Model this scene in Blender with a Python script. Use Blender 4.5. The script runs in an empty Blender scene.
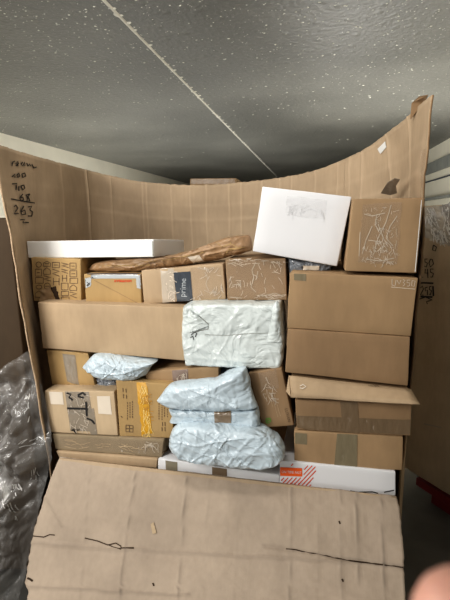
import bpy, bmesh, math, random
from mathutils import Vector, Matrix, noise
from mathutils.bvhtree import BVHTree
random.seed(7)
C = bpy.context.scene.collection
EYE = Vector((0, 0, 1.5)); F = 433.0

# ---------------------------------------------------------------- camera
yc = Vector((86, 83, -F)).normalized()
dc = Vector((40, -2290, -F)); dc = (dc - yc * dc.dot(yc)).normalized()
zc = -dc; xc = yc.cross(zc)
R = Matrix((xc, yc, zc))
cam_d = bpy.data.cameras.new('camera'); cam = bpy.data.objects.new('camera', cam_d); C.objects.link(cam)
cam.matrix_world = Matrix.Translation(EYE) @ R.to_4x4()
cam_d.sensor_fit = 'VERTICAL'; cam_d.sensor_height = 36; cam_d.lens = 36 * F / 600
cam_d.clip_start = 0.005; cam_d.clip_end = 60
cam_d.dof.use_dof = True; cam_d.dof.focus_distance = 1.4; cam_d.dof.aperture_fstop = 14
bpy.context.scene.camera = cam

def ray(u, v): return R @ Vector((u - 225, 300 - v, -F))
def P(u, v, Y):
    r = ray(u, v); return EYE + r * (Y / r.y)
def PZ(u, v, z):
    r = ray(u, v); return EYE + r * ((z - EYE.z) / r.z)
def nz(x, y=0., z=0.): return noise.noise(Vector((x, y, z)))

# ---------------------------------------------------------------- materials
def mk(name):
    m = bpy.data.materials.new(name); m.use_nodes = True
    nt = m.node_tree; b = nt.nodes['Principled BSDF']
    return m, nt, b
def nd(nt, t, **k):
    n = nt.nodes.new(t)
    for a, v in k.items():
        if a in n.inputs: n.inputs[a].default_value = v
        else: setattr(n, a, v)
    return n
def mult(c, f): return (min(1, c[0]*f), min(1, c[1]*f), min(1, c[2]*f), 1)
def tex_noise(nt, scale, detail=4, vec=None, stretch=None):
    n = nd(nt, 'ShaderNodeTexNoise', Scale=scale, Detail=detail)
    tc = nd(nt, 'ShaderNodeTexCoord'); src = tc.outputs['Object']
    if stretch:
        mp = nd(nt, 'ShaderNodeMapping'); mp.inputs['Scale'].default_value = stretch
        nt.links.new(src, mp.inputs['Vector']); src = mp.outputs['Vector']
    nt.links.new(src, n.inputs['Vector'])
    return n
def ramp(nt, src, stops):
    r = nd(nt, 'ShaderNodeValToRGB'); e = r.color_ramp.elements
    while len(e) < len(stops): e.new(0.5)
    for q, (p, c) in zip(e, stops):
        q.position = p; q.color = c if len(c) == 4 else (*c, 1)
    nt.links.new(src, r.inputs[0]); return r
def bump(nt, b, src, strength=.3, dist=.01, prev=None):
    n = nd(nt, 'ShaderNodeBump', Strength=strength, Distance=dist)
    nt.links.new(src, n.inputs['Height'])
    if prev: nt.links.new(prev.outputs[0], n.inputs['Normal'])
    nt.links.new(n.outputs[0], b.inputs['Normal']); return n

def cardboard(name, c, rough=.75, flute=.0, crease=False, dark=False):
    c = (c[0]*.785, c[1]*.79, c[2]*.76)
    m, nt, b = mk(name)
    n = tex_noise(nt, 5, 6); r = ramp(nt, n.outputs[0], [(.3, mult(c, .86)), (.7, mult(c, 1.1))])
    n2 = tex_noise(nt, 60, 3, stretch=(1, 1, .25))
    mx = nd(nt, 'ShaderNodeMix', data_type='RGBA', blend_type='MULTIPLY'); mx.inputs[0].default_value = .25
    r2 = ramp(nt, n2.outputs[0], [(.35, (.75, .75, .75)), (.65, (1, 1, 1))])
    nt.links.new(r.outputs[0], mx.inputs[6]); nt.links.new(r2.outputs[0], mx.inputs[7])
    out = mx.outputs[2]
    if crease:
        at = nd(nt, 'ShaderNodeVertexColor', layer_name='wear')
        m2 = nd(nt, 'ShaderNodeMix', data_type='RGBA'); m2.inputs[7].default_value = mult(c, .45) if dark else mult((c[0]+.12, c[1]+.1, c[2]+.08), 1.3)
        nt.links.new(at.outputs[0], m2.inputs[0]); nt.links.new(out, m2.inputs[6]); out = m2.outputs[2]
    nt.links.new(out, b.inputs['Base Color'])
    b.inputs['Roughness'].default_value = rough; b.inputs['Specular IOR Level'].default_value = .3
    w = nd(nt, 'ShaderNodeTexWave', Scale=42, Distortion=.6, bands_direction='X')
    tc = nd(nt, 'ShaderNodeTexCoord'); nt.links.new(tc.outputs['Object'], w.inputs[0])
    b1 = bump(nt, b, n2.outputs[0], .12, .003)
    if flute: bump(nt, b, w.outputs['Fac'], flute, .002, b1)
    return m
def plain(name, c, rough=.6, spec=.4, nscale=8, var=.1, bs=.1):
    m, nt, b = mk(name)
    n = tex_noise(nt, nscale, 5); r = ramp(nt, n.outputs[0], [(.3, mult(c, 1-var)), (.7, mult(c, 1+var))])
    nt.links.new(r.outputs[0], b.inputs['Base Color']); b.inputs['Roughness'].default_value = rough
    b.inputs['Specular IOR Level'].default_value = spec
    if bs: bump(nt, b, n.outputs[0], bs, .004)
    return m
def tape_mat(name, c, alpha, crinkle=.5, rough=.22, scale=55, stretch=(1, 1, .35)):
    """glossy packing tape: tinted film with crinkle highlights painted pale"""
    m, nt, b = mk(name)
    n = tex_noise(nt, scale, 4, stretch=stretch)
    a = nd(nt, 'ShaderNodeMath', operation='SUBTRACT'); a.inputs[1].default_value = .3; nt.links.new(n.outputs[0], a.inputs[0])
    ab = nd(nt, 'ShaderNodeMath', operation='ABSOLUTE'); nt.links.new(a.outputs[0], ab.inputs[0])
    n3 = tex_noise(nt, 14, 2)
    msk = ramp(nt, n3.outputs[0], [(.48, (0, 0, 0)), (.6, (1, 1, 1))])
    st = ramp(nt, ab.outputs[0], [(.0, (1, 1, 1)), (.035, (0, 0, 0))])
    mu = nd(nt, 'ShaderNodeMath', operation='MULTIPLY'); nt.links.new(msk.outputs[0], mu.inputs[0]); nt.links.new(st.outputs[0], mu.inputs[1])
    mu2 = nd(nt, 'ShaderNodeMath', operation='MULTIPLY'); nt.links.new(mu.outputs[0], mu2.inputs[0]); mu2.inputs[1].default_value = crinkle
    mx = nd(nt, 'ShaderNodeMix', data_type='RGBA'); mx.inputs[6].default_value = (*c, 1); mx.inputs[7].default_value = (.85, .8, .74, 1)
    nt.links.new(mu2.outputs[0], mx.inputs[0]); nt.links.new(mx.outputs[2], b.inputs['Base Color'])
    ad = nd(nt, 'ShaderNodeMath', operation='ADD', use_clamp=True); ad.inputs[1].default_value = alpha
    nt.links.new(mu2.outputs[0], ad.inputs[0]); nt.links.new(ad.outputs[0], b.inputs['Alpha'])
    b.inputs['Roughness'].default_value = rough; b.inputs['Specular IOR Level'].default_value = .7
    bump(nt, b, n.outputs[0], .5, .006)
    return m
def poly_mat(name, c, rough=.3, bs=.35):
    m, nt, b = mk(name)
    tc = nd(nt, 'ShaderNodeTexCoord')
    n = tex_noise(nt, 7, 4, stretch=(1, 1, 1.6)); r = ramp(nt, n.outputs[0], [(.3, mult(c, .88)), (.7, mult(c, 1.08))])
    nt.links.new(r.outputs[0], b.inputs['Base Color']); b.inputs['Roughness'].default_value = rough
    b.inputs['Specular IOR Level'].default_value = .6
    n2 = nd(nt, 'ShaderNodeTexNoise', Scale=11, Detail=3, Distortion=1.2); nt.links.new(tc.outputs['Object'], n2.inputs[0])
    a = nd(nt, 'ShaderNodeMath', operation='SUBTRACT'); a.inputs[1].default_value = .3; nt.links.new(n2.outputs[0], a.inputs[0])
    ab = nd(nt, 'ShaderNodeMath', operation='ABSOLUTE'); nt.links.new(a.outputs[0], ab.inputs[0])
    v = nd(nt, 'ShaderNodeTexVoronoi', Scale=13, feature='DISTANCE_TO_EDGE'); mp = nd(nt, 'ShaderNodeMapping'); mp.inputs['Scale'].default_value = (.8, 1, 1.7)
    mxv = nd(nt, 'ShaderNodeMix', data_type='RGBA'); mxv.inputs[0].default_value = .12
    nt.links.new(tc.outputs['Object'], mp.inputs[0]); nt.links.new(mp.outputs[0], mxv.inputs[6]); nt.links.new(n2.outputs['Color'], mxv.inputs[7]); nt.links.new(mxv.outputs[2], v.inputs['Vector'])
    b1 = bump(nt, b, ab.outputs[0], bs*1.6, .03); bump(nt, b, v.outputs['Distance'], bs, .02, b1)
    return m
def film_mat(name, c, lo=.3, hi=.8):
    """clear stretch film: mostly see-through, highlights painted pale along its creases"""
    m, nt, b = mk(name)
    tc = nd(nt, 'ShaderNodeTexCoord')
    n = nd(nt, 'ShaderNodeTexNoise', Scale=3.2, Detail=7, Distortion=.9); mp = nd(nt, 'ShaderNodeMapping'); mp.inputs['Rotation'].default_value = (0, .6, 0); mp.inputs['Scale'].default_value = (2.4, 1.5, .9)
    nt.links.new(tc.outputs['Object'], mp.inputs[0]); nt.links.new(mp.outputs[0], n.inputs[0])
    a = nd(nt, 'ShaderNodeMath', operation='SUBTRACT'); a.inputs[1].default_value = .3; nt.links.new(n.outputs[0], a.inputs[0])
    ab = nd(nt, 'ShaderNodeMath', operation='ABSOLUTE'); nt.links.new(a.outputs[0], ab.inputs[0])
    r = ramp(nt, ab.outputs[0], [(.0, (hi,)*3), (.05, ((lo+hi)/2.1,)*3), (.2, (lo,)*3)])
    nt.links.new(r.outputs[0], b.inputs['Alpha'])
    rc = ramp(nt, ab.outputs[0], [(.0, (.7, .69, .67)), (.03, (.42, .41, .4)), (.11, c)]); nt.links.new(rc.outputs[0], b.inputs['Base Color']); b.inputs['Roughness'].default_value = .16
    b.inputs['Specular IOR Level'].default_value = 1.0
    bump(nt, b, ab.outputs[0], .8, .05)
    return m

K = (.45, .30, .175)
M = dict(
    kraft=cardboard('kraft_board', K), kraft_l=cardboard('pale_kraft_board', (.56, .41, .275)),
    kraft_d=cardboard('dark_kraft_board', (.37, .24, .14)), kraft_y=cardboard('golden_kraft_board', (.53, .355, .17)),
    kraft_p=cardboard('beige_board', (.66, .50, .34)), kraft_g=cardboard('greyed_board', (.36, .28, .19)),
    wall=cardboard('pallet_box_board', (.56, .42, .295), flute=.1, crease=True),
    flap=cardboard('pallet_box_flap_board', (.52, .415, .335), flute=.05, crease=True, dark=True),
    cut=plain('corrugated_cut_edge', (.46, .34, .23), .9, .1, 120, .3, .3),
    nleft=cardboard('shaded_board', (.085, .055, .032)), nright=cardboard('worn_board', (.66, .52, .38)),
    whiteb=plain('white_board', (.70, .70, .715), .55, .3, 4, .02, .05), foam=plain('white_lid_board', (.78, .77, .745), .5, .3, 3, .03, .05),
    label=plain('paper_label', (.66, .58, .48), .5, .3), white_label=plain('white_paper_label', (.75, .74, .72), .5, .3),
    clear=tape_mat('clear_tape', (.45, .35, .25), .16, .75), clear2=tape_mat('creased_clear_tape', (.50, .38, .27), .25, 1.0, scale=40),
    brown=tape_mat('brown_tape', (.22, .155, .095), .85, .18), purple=tape_mat('dull_mauve_tape', (.30, .22, .185), .7, .35),
    grey_t=tape_mat('grey_tape', (.31, .265, .21), .72, .35), olive=tape_mat('olive_tape', (.25, .215, .14), .75, .15),
    paleT_line=plain('tape_crease_highlight', (.58, .50, .41), .35, .6, 60, .25, 0), paleT=tape_mat('pale_crinkled_tape', (.62, .54, .44), .7, .9, scale=40), navy=tape_mat('dark_printed_tape', (.045, .055, .07), .95, .1),
    yellow=tape_mat('yellow_tape', (.68, .36, .03), .9, .5), silver=tape_mat('silver_tape', (.5, .53, .55), .85, .8, .2),
    bag=poly_mat('white_poly', (.62, .67, .66)), bag_b=poly_mat('pale_blue_poly', (.54, .63, .69)), bag_g=poly_mat('grey_poly', (.22, .235, .26), .3, .5),
    paper=plain('brown_paper', (.33, .205, .11), .42, .5, 12, .15, .4),
    ink=plain('black_ink', (.02, .018, .018), .5, .3, 5, 0, 0), ink2=plain('brown_print', (.13, .085, .05), .6, .3, 5, 0, 0),
    pencil=plain('white_marks', (.66, .57, .47), .6, .3, 5, 0, 0), red=plain('red_print', (.60, .07, .02), .5, .3, 5, 0, 0),
    orange=plain('orange_label', (.82, .13, .02), .4, .4, 5, .02, 0), green=plain('green_print', (.12, .30, .05), .5, .3, 5, 0, 0),
    tear=plain('dark_tear', (.05, .033, .022), .9, .1, 5, 0, 0), blue=plain('dark_blue_edge', (.05, .06, .09), .5, .3, 5, 0, 0),
    film=film_mat('stretch_film', (.24, .23, .22), .42, .9), film2=film_mat('wrap_film', (.80, .77, .70), .4, .95),
    cream=plain('cream_paint', (.86, .82, .70), .5, .3, 3, .04, .05), cream_r=plain('cream_steel', (.84, .80, .68), .5, .3, 3, .04, .05),
    greyband=plain('plain_grey', (.28, .29, .27), .6, .3), floor=plain('grey_concrete', (.16, .155, .14), .8, .3, 6, .15, .2),
    redp=plain('red_plastic', (.22, .02, .02), .5, .4), wood=plain('pallet_wood', (.34, .24, .15), .8, .2, 20, .2, .2),
    drop=plain('droplet', (.66, .65, .58), .25, .8, 20, .1, 0), seam=plain('seam_sealant', (.78, .76, .68), .5, .4, 30, .1, .3),
)
def ceiling_mat():
    m, nt, b = mk('blistered_ceiling')
    n0 = tex_noise(nt, .9, 3); n = tex_noise(nt, 38, 4); v = nd(nt, 'ShaderNodeTexVoronoi', Scale=11)
    tc = nd(nt, 'ShaderNodeTexCoord'); nt.links.new(tc.outputs['Object'], v.inputs['Vector'])
    r = ramp(nt, n0.outputs[0], [(.3, (.135, .135, .122)), (.7, (.205, .203, .184))])
    rs = ramp(nt, n.outputs[0], [(.56, (0, 0, 0)), (.70, (1, 1, 1))])
    mx = nd(nt, 'ShaderNodeMix', data_type='RGBA'); mx.inputs[7].default_value = (.50, .49, .44, 1)
    ml = nd(nt, 'ShaderNodeMath', operation='MULTIPLY'); ml.inputs[1].default_value = .16; nt.links.new(rs.outputs[0], ml.inputs[0])
    nt.links.new(ml.outputs[0], mx.inputs[0]); nt.links.new(r.outputs[0], mx.inputs[6]); nt.links.new(mx.outputs[2], b.inputs['Base Color'])
    b.inputs['Roughness'].default_value = .45
    b1 = bump(nt, b, n.outputs[0], .42, .015)
    r3 = ramp(nt, v.outputs['Distance'], [(.05, (1, 1, 1)), (.3, (0, 0, 0))]); bump(nt, b, r3.outputs[0], .35, .01, b1)
    return m
M['ceil'] = ceiling_mat()
def skin_mat():
    m, nt, b = mk('skin'); n = tex_noise(nt, 300, 3)
    r = ramp(nt, n.outputs[0], [(.3, (.56, .29, .22)), (.7, (.66, .36, .28))]); nt.links.new(r.outputs[0], b.inputs['Base Color'])
    b.inputs['Roughness'].default_value = .5; b.inputs['Subsurface Weight'].default_value = .15; b.inputs['Subsurface Radius'].default_value = (.01, .004, .002)
    return m
M['skin'] = skin_mat()

# ---------------------------------------------------------------- object helpers
def link(name, verts, faces, mat, parent=None, origin=None, smooth=True, wear=None):
    """verts in world space; origin = the object's place (children share their parent's)"""
    o0 = Vector(origin) if origin is not None else (Vector(parent['_o']) if parent else Vector((0, 0, 0)))
    me = bpy.data.meshes.new(name); me.from_pydata([tuple(Vector(v) - o0) for v in verts], [], faces)
    me.materials.append(mat)
    if smooth: me.polygons.foreach_set('use_smooth', [True] * len(me.polygons))
    if wear:
        a = me.color_attributes.new('wear', 'FLOAT_COLOR', 'POINT')
        for i, w in enumerate(wear): a.data[i].color = (w, w, w, 1)
    me.update()
    o = bpy.data.objects.new(name, me); C.objects.link(o)
    if parent: o.parent = parent
    else: o.location = o0
    o['_o'] = tuple(o0)
    return o
def tag(o, label=None, cat=None, group=None, kind=None):
    if label: o['label'] = label
    if cat: o['category'] = cat
    if group: o['group'] = group
    if kind: o['kind'] = kind
    return o
def bvh(o):
    o0 = Vector(o['_o']); me = o.data
    return BVHTree.FromPolygons([v.co + o0 for v in me.vertices], [tuple(p.vertices) for p in me.polygons])
BV = {}
def hit(o, u, v, off):
    if o.name not in BV: BV[o.name] = bvh(o)
    t = BV[o.name]; d = ray(u, v).normalized()
    loc, n, i, dist = t.ray_cast(EYE, d)
    if loc is None:
        loc, n, i, dd = t.find_nearest(EYE + d * o.get('_d', 1.4))
    else: o['_d'] = dist
    if n.dot(d) > 0: n = -n
    return loc + n * off
def bil(q, s, t):
    a = (q[0][0]*(1-s)+q[1][0]*s, q[0][1]*(1-s)+q[1][1]*s); b = (q[3][0]*(1-s)+q[2][0]*s, q[3][1]*(1-s)+q[2][1]*s)
    return a[0]*(1-t)+b[0]*t, a[1]*(1-t)+b[1]*t
def patch(o, name, q, mat, off=.0012, nx=8, ny=8, jag=0, lift=0, label=None, under=None):
    """a sheet stuck on o's surface"""
    vs = []; fs = []
    for j in range(ny+1):
        for i in range(nx+1):
            s, t = i/nx, j/ny; u, v = bil(q, s, t)
            if jag and (i in (0, nx) or j in (0, ny)):
                u += jag*nz(u*.9, v*.9, 3); v += jag*nz(u*.9, v*.9, 9)
            vs.append(hit(under or o, u, v, off + lift*max(0, nz(u*.3, v*.3, 5))))
    for j in range(ny):
        for i in range(nx):
            a = j*(nx+1)+i; fs.append((a, a+1, a+nx+2, a+nx+1))
    p = link(name, vs, fs, mat, o)
    if label: p['label'] = label
    return p
def strokes(o, name, lines, w, mat, off=.0018, under=None):
    if name == 'tape_crease_glint': w *= .9  # pale strokes painted as highlights on creased tape
    vs = []; fs = []
    for L in lines:
        L = [Vector(p) for p in L]
        # resample so the ribbon follows the surface
        pts = [L[0]]
        for a, b in zip(L, L[1:]):
            k = max(1, int((b-a).length/3))
            pts += [a + (b-a)*(q/k) for q in range(1, k+1)]
        base = len(vs)
        for i, p in enumerate(pts):
            d = (pts[min(i+1, len(pts)-1)] - pts[max(i-1, 0)]);
            if d.length < 1e-6: d = Vector((1, 0))
            d.normalize(); n = Vector((-d.y, d.x)) * w/2
            vs += [hit(under or o, p.x+n.x, p.y+n.y, off), hit(under or o, p.x-n.x, p.y-n.y, off)]
        for i in range(len(pts)-1):
            a = base + 2*i; fs.append((a, a+1, a+3, a+2))
    return link(name, vs, fs, mat, o, smooth=False)
def text(o, name, s, u, v, h, ang, mat, off=.0018, sx=1, under=None, bold=0):
    cu = bpy.data.curves.new('t', 'FONT'); cu.body = s; cu.align_x = 'CENTER'; cu.align_y = 'CENTER'; cu.resolution_u = 2; cu.offset = bold
    to = bpy.data.objects.new('t', cu); C.objects.link(to)
    me = bpy.data.meshes.new_from_object(to.evaluated_get(bpy.context.evaluated_depsgraph_get()))
    bpy.data.objects.remove(to); ca, sa = math.cos(math.radians(ang)), math.sin(math.radians(ang))
    vs = []
    for q in me.vertices:
        x, y = q.co.x*h*1.4*sx, -q.co.y*h*1.4
        vs.append(hit(under or o, u + x*ca - y*sa, v + x*sa + y*ca, off))
    return link(name, vs, [tuple(p.vertices) for p in me.polygons], mat, o, smooth=False)

def hexa(c, cuts=5, bev=.003, amp=.0012, seed=0, bulge=.0):
    """8 corners (front TL TR BR BL, back TL TR BR BL) -> softly uneven board box; returns verts, faces"""
    bm = bmesh.new(); v = [bm.verts.new(p) for p in c]
    for f in ((0,3,2,1), (4,5,6,7), (0,1,5,4), (3,7,6,2), (0,4,7,3), (1,2,6,5)): bm.faces.new([v[i] for i in f])
    bmesh.ops.recalc_face_normals(bm, faces=bm.faces)
    cen = sum((Vector(p) for p in c), Vector()) / 8
    bmesh.ops.bevel(bm, geom=list(bm.edges), offset=bev, segments=2, affect='EDGES', profile=.6)
    L = [e for e in bm.edges if e.calc_length() > bev*4]
    bmesh.ops.subdivide_edges(bm, edges=L, cuts=cuts, use_grid_fill=True)
    bm.normal_update()
    for q in bm.verts:
        p = q.co
        d = amp*nz(p.x*9+seed, p.y*9, p.z*9) + amp*.5*nz(p.x*25+seed, p.y*25, p.z*25)
        q.co = p + q.normal*d
    bm.verts.index_update(); vs = [q.co.copy() for q in bm.verts]; fs = [[q.index for q in f.verts] for f in bm.faces]
    bm.free(); return vs, fs
CN = [0]
def carton(name, label, q, Y, depth, mat, cat='box', group=None, taper=.9, amp=.0018, bev=.003, shift=(0, 0), back=None):
    CN[0] += 1
    Ys = Y if isinstance(Y, (tuple, list)) else (Y,)*4
    f = [P(*q[i], Ys[i]) for i in range(4)]
    cen = sum(f, Vector()) / 4
    b = back or [Vector((cen.x + (p.x-cen.x)*taper + shift[0], p.y + depth, p.z + shift[1])) for p in f]
    vs, fs = hexa(f + b, seed=CN[0]*3.7, amp=amp, bev=bev)
    allp = f + b; o0 = Vector((sum(p.x for p in allp)/8, sum(p.y for p in allp)/8, min(p.z for p in allp)))
    o = link(name, vs, fs, mat, origin=o0)
    return tag(o, label, cat, group)

def pillow(name, label, out, Y, tf, tb, mat, cat='mailer bag', group=None, p=3., A=.006, fr=(14, 22), seed=0, na=220, nr=56, parent=None, tiltY=(0, 0), crumple=1.0):
    """closed soft package: outline drawn on the plane y=Y, swelling tf forward and tb backward"""
    cx = sum(a for a, b in out)/len(out); cy = sum(b for a, b in out)/len(out)
    # resample outline by length with slight rounding
    seg = []
    n = len(out); tot = sum(math.dist(out[i], out[(i+1) % n]) for i in range(n)); step = tot/na
    pts = []
    for i in range(n):
        a, b = out[i], out[(i+1) % n]; k = max(1, round(math.dist(a, b)/step))
        pts += [(a[0]+(b[0]-a[0])*j/k, a[1]+(b[1]-a[1])*j/k) for j in range(k)]
    for _ in range(1):
        pts = [((pts[i-1][0]+2*pts[i][0]+pts[(i+1) % len(pts)][0])/4, (pts[i-1][1]+2*pts[i][1]+pts[(i+1) % len(pts)][1])/4) for i in range(len(pts))]
    pts = [(a + .9*nz(a*.13, b*.13, seed), b + .9*nz(a*.13, b*.13, seed+9)) for a, b in pts]
    N = len(pts); vs = []; fs = []
    def prof(r): return (1-r**p)**.5 if r < 1 else 0
    for side in (1, -1):
        for j in range(nr+1):
            if side == -1 and j == nr: continue
            r = math.sin(j/nr*math.pi/2)
            for i, (a, b) in enumerate(pts):
                u, v = cx+(a-cx)*r, cy+(b-cy)*r
                w = P(u, v, Y)
                x, z = w.x, w.z
                h = prof(r)
                wx = x + .02*nz(x*9, z*9, seed+2); wz = z + .015*nz(x*11, z*11, seed+5)
                q = 0
                for kk, (ang, fa, fc, am) in enumerate(((.15, 2.5, 17, 1.), (-.45, 3, 22, .8), (.8, 3, 20, .7), (1.45, 4, 24, .55), (-1.0, 4, 30, .5))):
                    ca, sa = math.cos(ang), math.sin(ang); al = wx*ca + wz*sa; ac = -wx*sa + wz*ca
                    n_ = nz(al*fa + kk*5, ac*fc*fr[1]/15, seed+kk)
                    q += am*(max(0, 1-abs(n_)*8)*1.0 + n_*.7)
                q1 = nz(wx*fr[0]*.7, wz*fr[1]*.7, seed+3)
                wr = A*(q*.85*(.5+.5*crumple) + q1*1.0)*min(1, h*1.6+.12)
                y = -(tf if side == 1 else -tb)*h - side*wr
                vs.append((w.x, Y + tiltY[0]*(u-cx) + tiltY[1]*(v-cy) + y, w.z))
    f0 = 0
    for j in range(nr):
        for i in range(N): fs.append((j*N+i, j*N+(i+1) % N, (j+1)*N+(i+1) % N, (j+1)*N+i))
    B = (nr+1)*N
    for j in range(nr):
        for i in range(N):
            a, b = B+j*N+i, B+j*N+(i+1) % N
            c, d = (B+(j+1)*N+(i+1) % N, B+(j+1)*N+i) if j+1 < nr else (nr*N+(i+1) % N, nr*N+i)
            fs.append((a, d, c, b))
    if parent: return link(name, vs, fs, mat, parent)
    zs = min(v[2] for v in vs); c = P(cx, cy, Y)
    return tag(link(name, vs, fs, mat, origin=(c.x, Y, zs)), label, cat, group)

def box8(x0, x1, y0, y1, z0, z1): return [Vector(p) for p in ((x0,y0,z1),(x1,y0,z1),(x1,y0,z0),(x0,y0,z0),(x0,y1,z1),(x1,y1,z1),(x1,y1,z0),(x0,y1,z0))]
BF = [(0,3,2,1), (4,5,6,7), (0,1,5,4), (3,7,6,2), (0,4,7,3), (1,2,6,5)]
def block(name, x0, x1, y0, y1, z0, z1, mat, parent=None, **k): return link(name, box8(x0,x1,y0,y1,z0,z1), BF, mat, parent, smooth=False, **k)

def crinkle(o, q, n, seed, w=.45, mat=None, L=(3, 9), ang=None, off=.0022, name='crinkle_shading'):
    """raised creases in tape or film, their highlights painted into the colour"""
    rd = random.Random(seed); lines = []
    for k in range(n):
        # creases bunch into clusters
        if k % 6 == 0: cs, ct = rd.random(), rd.random()
        u, v = bil(q, min(.97, max(.03, cs+rd.uniform(-.22, .22))), min(.97, max(.03, ct+rd.uniform(-.2, .2))))
        a = rd.choice((0, 90, 80, 60, 120)) + rd.uniform(-25, 25) if ang is None else ang + rd.uniform(-20, 20)
        a = math.radians(a); l = rd.uniform(*L); pts = []
        for i in range(5):
            pts.append((u, v)); u += math.cos(a)*l/4; v += math.sin(a)*l/4; a += rd.uniform(-.35, .35)
        lines.append(pts)
    return strokes(o, name, lines, w, mat or M['paleT_line'], off)

# ================================================================ the room
CZ = 2.5
tag(block('floor', -3.5, 1.8, -4, 15, -.1, 0, M['floor']), kind='structure')
tag(block('ceiling', -3.5, 1.8, -1.2, 15, CZ, CZ+.1, M['ceil']), kind='structure')
tag(block('wall_left', -3.6, -3.48, -4, 15, 0, CZ, M['cream']), kind='structure')
tag(block('wall_right', 1.79, 1.9, -4, 15, 0, CZ, M['cream_r']), kind='structure')
tag(block('wall_back', -3.5, 1.8, 15, 15.1, 0, CZ, M['cream']), kind='structure')
tag(block('trim_1', 1.74, 1.79, -4, 15, 2.12, 2.27, M['greyband']), kind='structure')  # shaded band of the wall put in as a grey strip
tag(block('trim_2', 1.77, 1.79, -4, 15, 2.00, 2.015, M['blue']), kind='structure')
tag(block('trim_3', 1.70, 1.79, -4, 15, 1.72, 1.75, M['greyband']), kind='structure')
# ceiling seam with its drips of sealant
def seam():
    a = PZ(60, -45, CZ); b = PZ(277, 177, CZ); d = (b-a).normalized(); n = Vector((-d.y, d.x, 0))
    vs = []; fs = []; K_ = 420
    for i in range(K_+1):
        s = (i/K_)**2; p = a + (b-a)*s; w = .0085*(1+.35*nz(p.y*14, 1)) ; h = .007
        k = max(0, nz(p.y*11, 7)-.28)*.05; w2 = w + k
        for (o, z) in ((-w, 0), (-w*.6, -h), (w*.6, -h), (w2, 0)): vs.append(p + n*o + Vector((0, 0, z - .0005)))
    for i in range(K_):
        for j in range(3): q = i*4+j; fs.append((q, q+1, q+5, q+4))
    tag(link('trim_4', vs, fs, M['seam']), kind='structure')
    # rounded sealant lumps along the seam
    bm = bmesh.new(); t = 0.15
    L = (b-a).length
    while t < 9:
        p = a + d*t + n*random.uniform(-.004, -.02); r = random.uniform(.008, .014)
        bmesh.ops.create_icosphere(bm, subdivisions=2, radius=r, matrix=Matrix.Translation(p) @ Matrix.Diagonal((1.3, .9, .55, 1)))
        t += random.uniform(.07, .22)
    bm.verts.index_update(); o = link('sealant_beads', [v.co.copy() for v in bm.verts], [[v.index for v in f.verts] for f in bm.faces], M['seam']); bm.free()
    tag(o, 'small cream sealant drips hanging along the ceiling seam', 'sealant', kind='stuff')
seam()
def droplets():
    bm = bmesh.new()
    for i in range(1700):
        u, v = random.uniform(-15, 465), random.uniform(-10, 172)
        if v > 70 and random.random() < (v-70)/110: continue
        p = PZ(u, v, CZ)
        if p.x < -3.4 or p.x > 1.7 or p.y > 9: continue
        r = random.choice((.0018, .0022, .003, .003, .0042, .0055))*(1 + .25*max(0, p.y-2))
        bmesh.ops.create_icosphere(bm, subdivisions=1, radius=r, matrix=Matrix.Translation(p) @ Matrix.Diagonal((random.uniform(.8, 1.6), random.uniform(.8, 1.3), .5, 1)))
    bm.verts.index_update(); o = link('paint_blisters', [v.co.copy() for v in bm.verts], [[v.index for v in f.verts] for f in bm.faces], M['drop']); bm.free()
    tag(o, 'tiny pale droplets and blisters scattered over the grey ceiling', 'droplets', kind='stuff')
droplets()

# ================================================================ the pallet box
RIM = [(-6,143,1.20),(20,151.5,1.40),(50,160,1.62),(86,169.5,1.93),(112,176,2.04),(145,182,2.08),(200,185,2.08),(262,180,2.06),(300,174,2.0),(330,165,1.92),(368,147,1.78),(400,123,1.6),(420,104.5,1.42),(432,95,1.20)]
def rim_at(u):
    for i in range(len(RIM)-1):
        if u <= RIM[i+1][0] or i == len(RIM)-2:
            a, b = RIM[i], RIM[i+1]; p = RIM[max(0, i-1)]; n = RIM[min(len(RIM)-1, i+2)]
            t = (u-a[0])/(b[0]-a[0])
            def h(k):
                ma = (b[k]-p[k])/(b[0]-p[0])*(b[0]-a[0]); mb = (n[k]-a[k])/(n[0]-a[0])*(b[0]-a[0])
                return (2*t**3-3*t*t+1)*a[k]+(t**3-2*t*t+t)*ma+(-2*t**3+3*t*t)*b[k]+(t**3-t*t)*mb
            return h(1), h(2)
ZB = .70
CREASE = [(86,.006),(110,.004),(142,.003),(146,.003),(171,.004),(190,.002),(206,.0035),(229,.003),(241,.0025),(262,.003),(280,.004),(292,.002),(315,.004),(338,.003),(350,.003),(362,.004),(386,.003),(407,.004),(60,.0015)]
def wall_point(u, t):
    v, Y = rim_at(u); v += .8*nz(u*.22, 3) + .5*nz(u*.9, 8)
    top = P(u, v, Y)
    # foot: the open front edges lean in, the middle of each side bulges out
    s = (u+6)/438
    dx = .078*max(0, 1-s*9)**1.2 - .03*max(0, 1-abs(s-.1)*12)
    dx += .09*max(0, 1-abs(s-.91)*13)
    dx += -.022*max(0, (s-.95)/.05)
    foot = Vector((top.x+dx, top.y, ZB))
    p = top.lerp(foot, t)
    p.x += (foot.x-top.x)*(max(t, 0)**.6 - t)*(1 if s > .5 else .0)
    # the right-hand front edge is cut back below the parcels' top
    e = max(0, (s-.88)/.12); g = min(1, max(0, (t-.12)/.22)); g = g*g*(3-2*g)
    p.y += .088*e*g; p.x += e*g*(.024 + .010*math.sin(math.pi*t))
    return p
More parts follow.
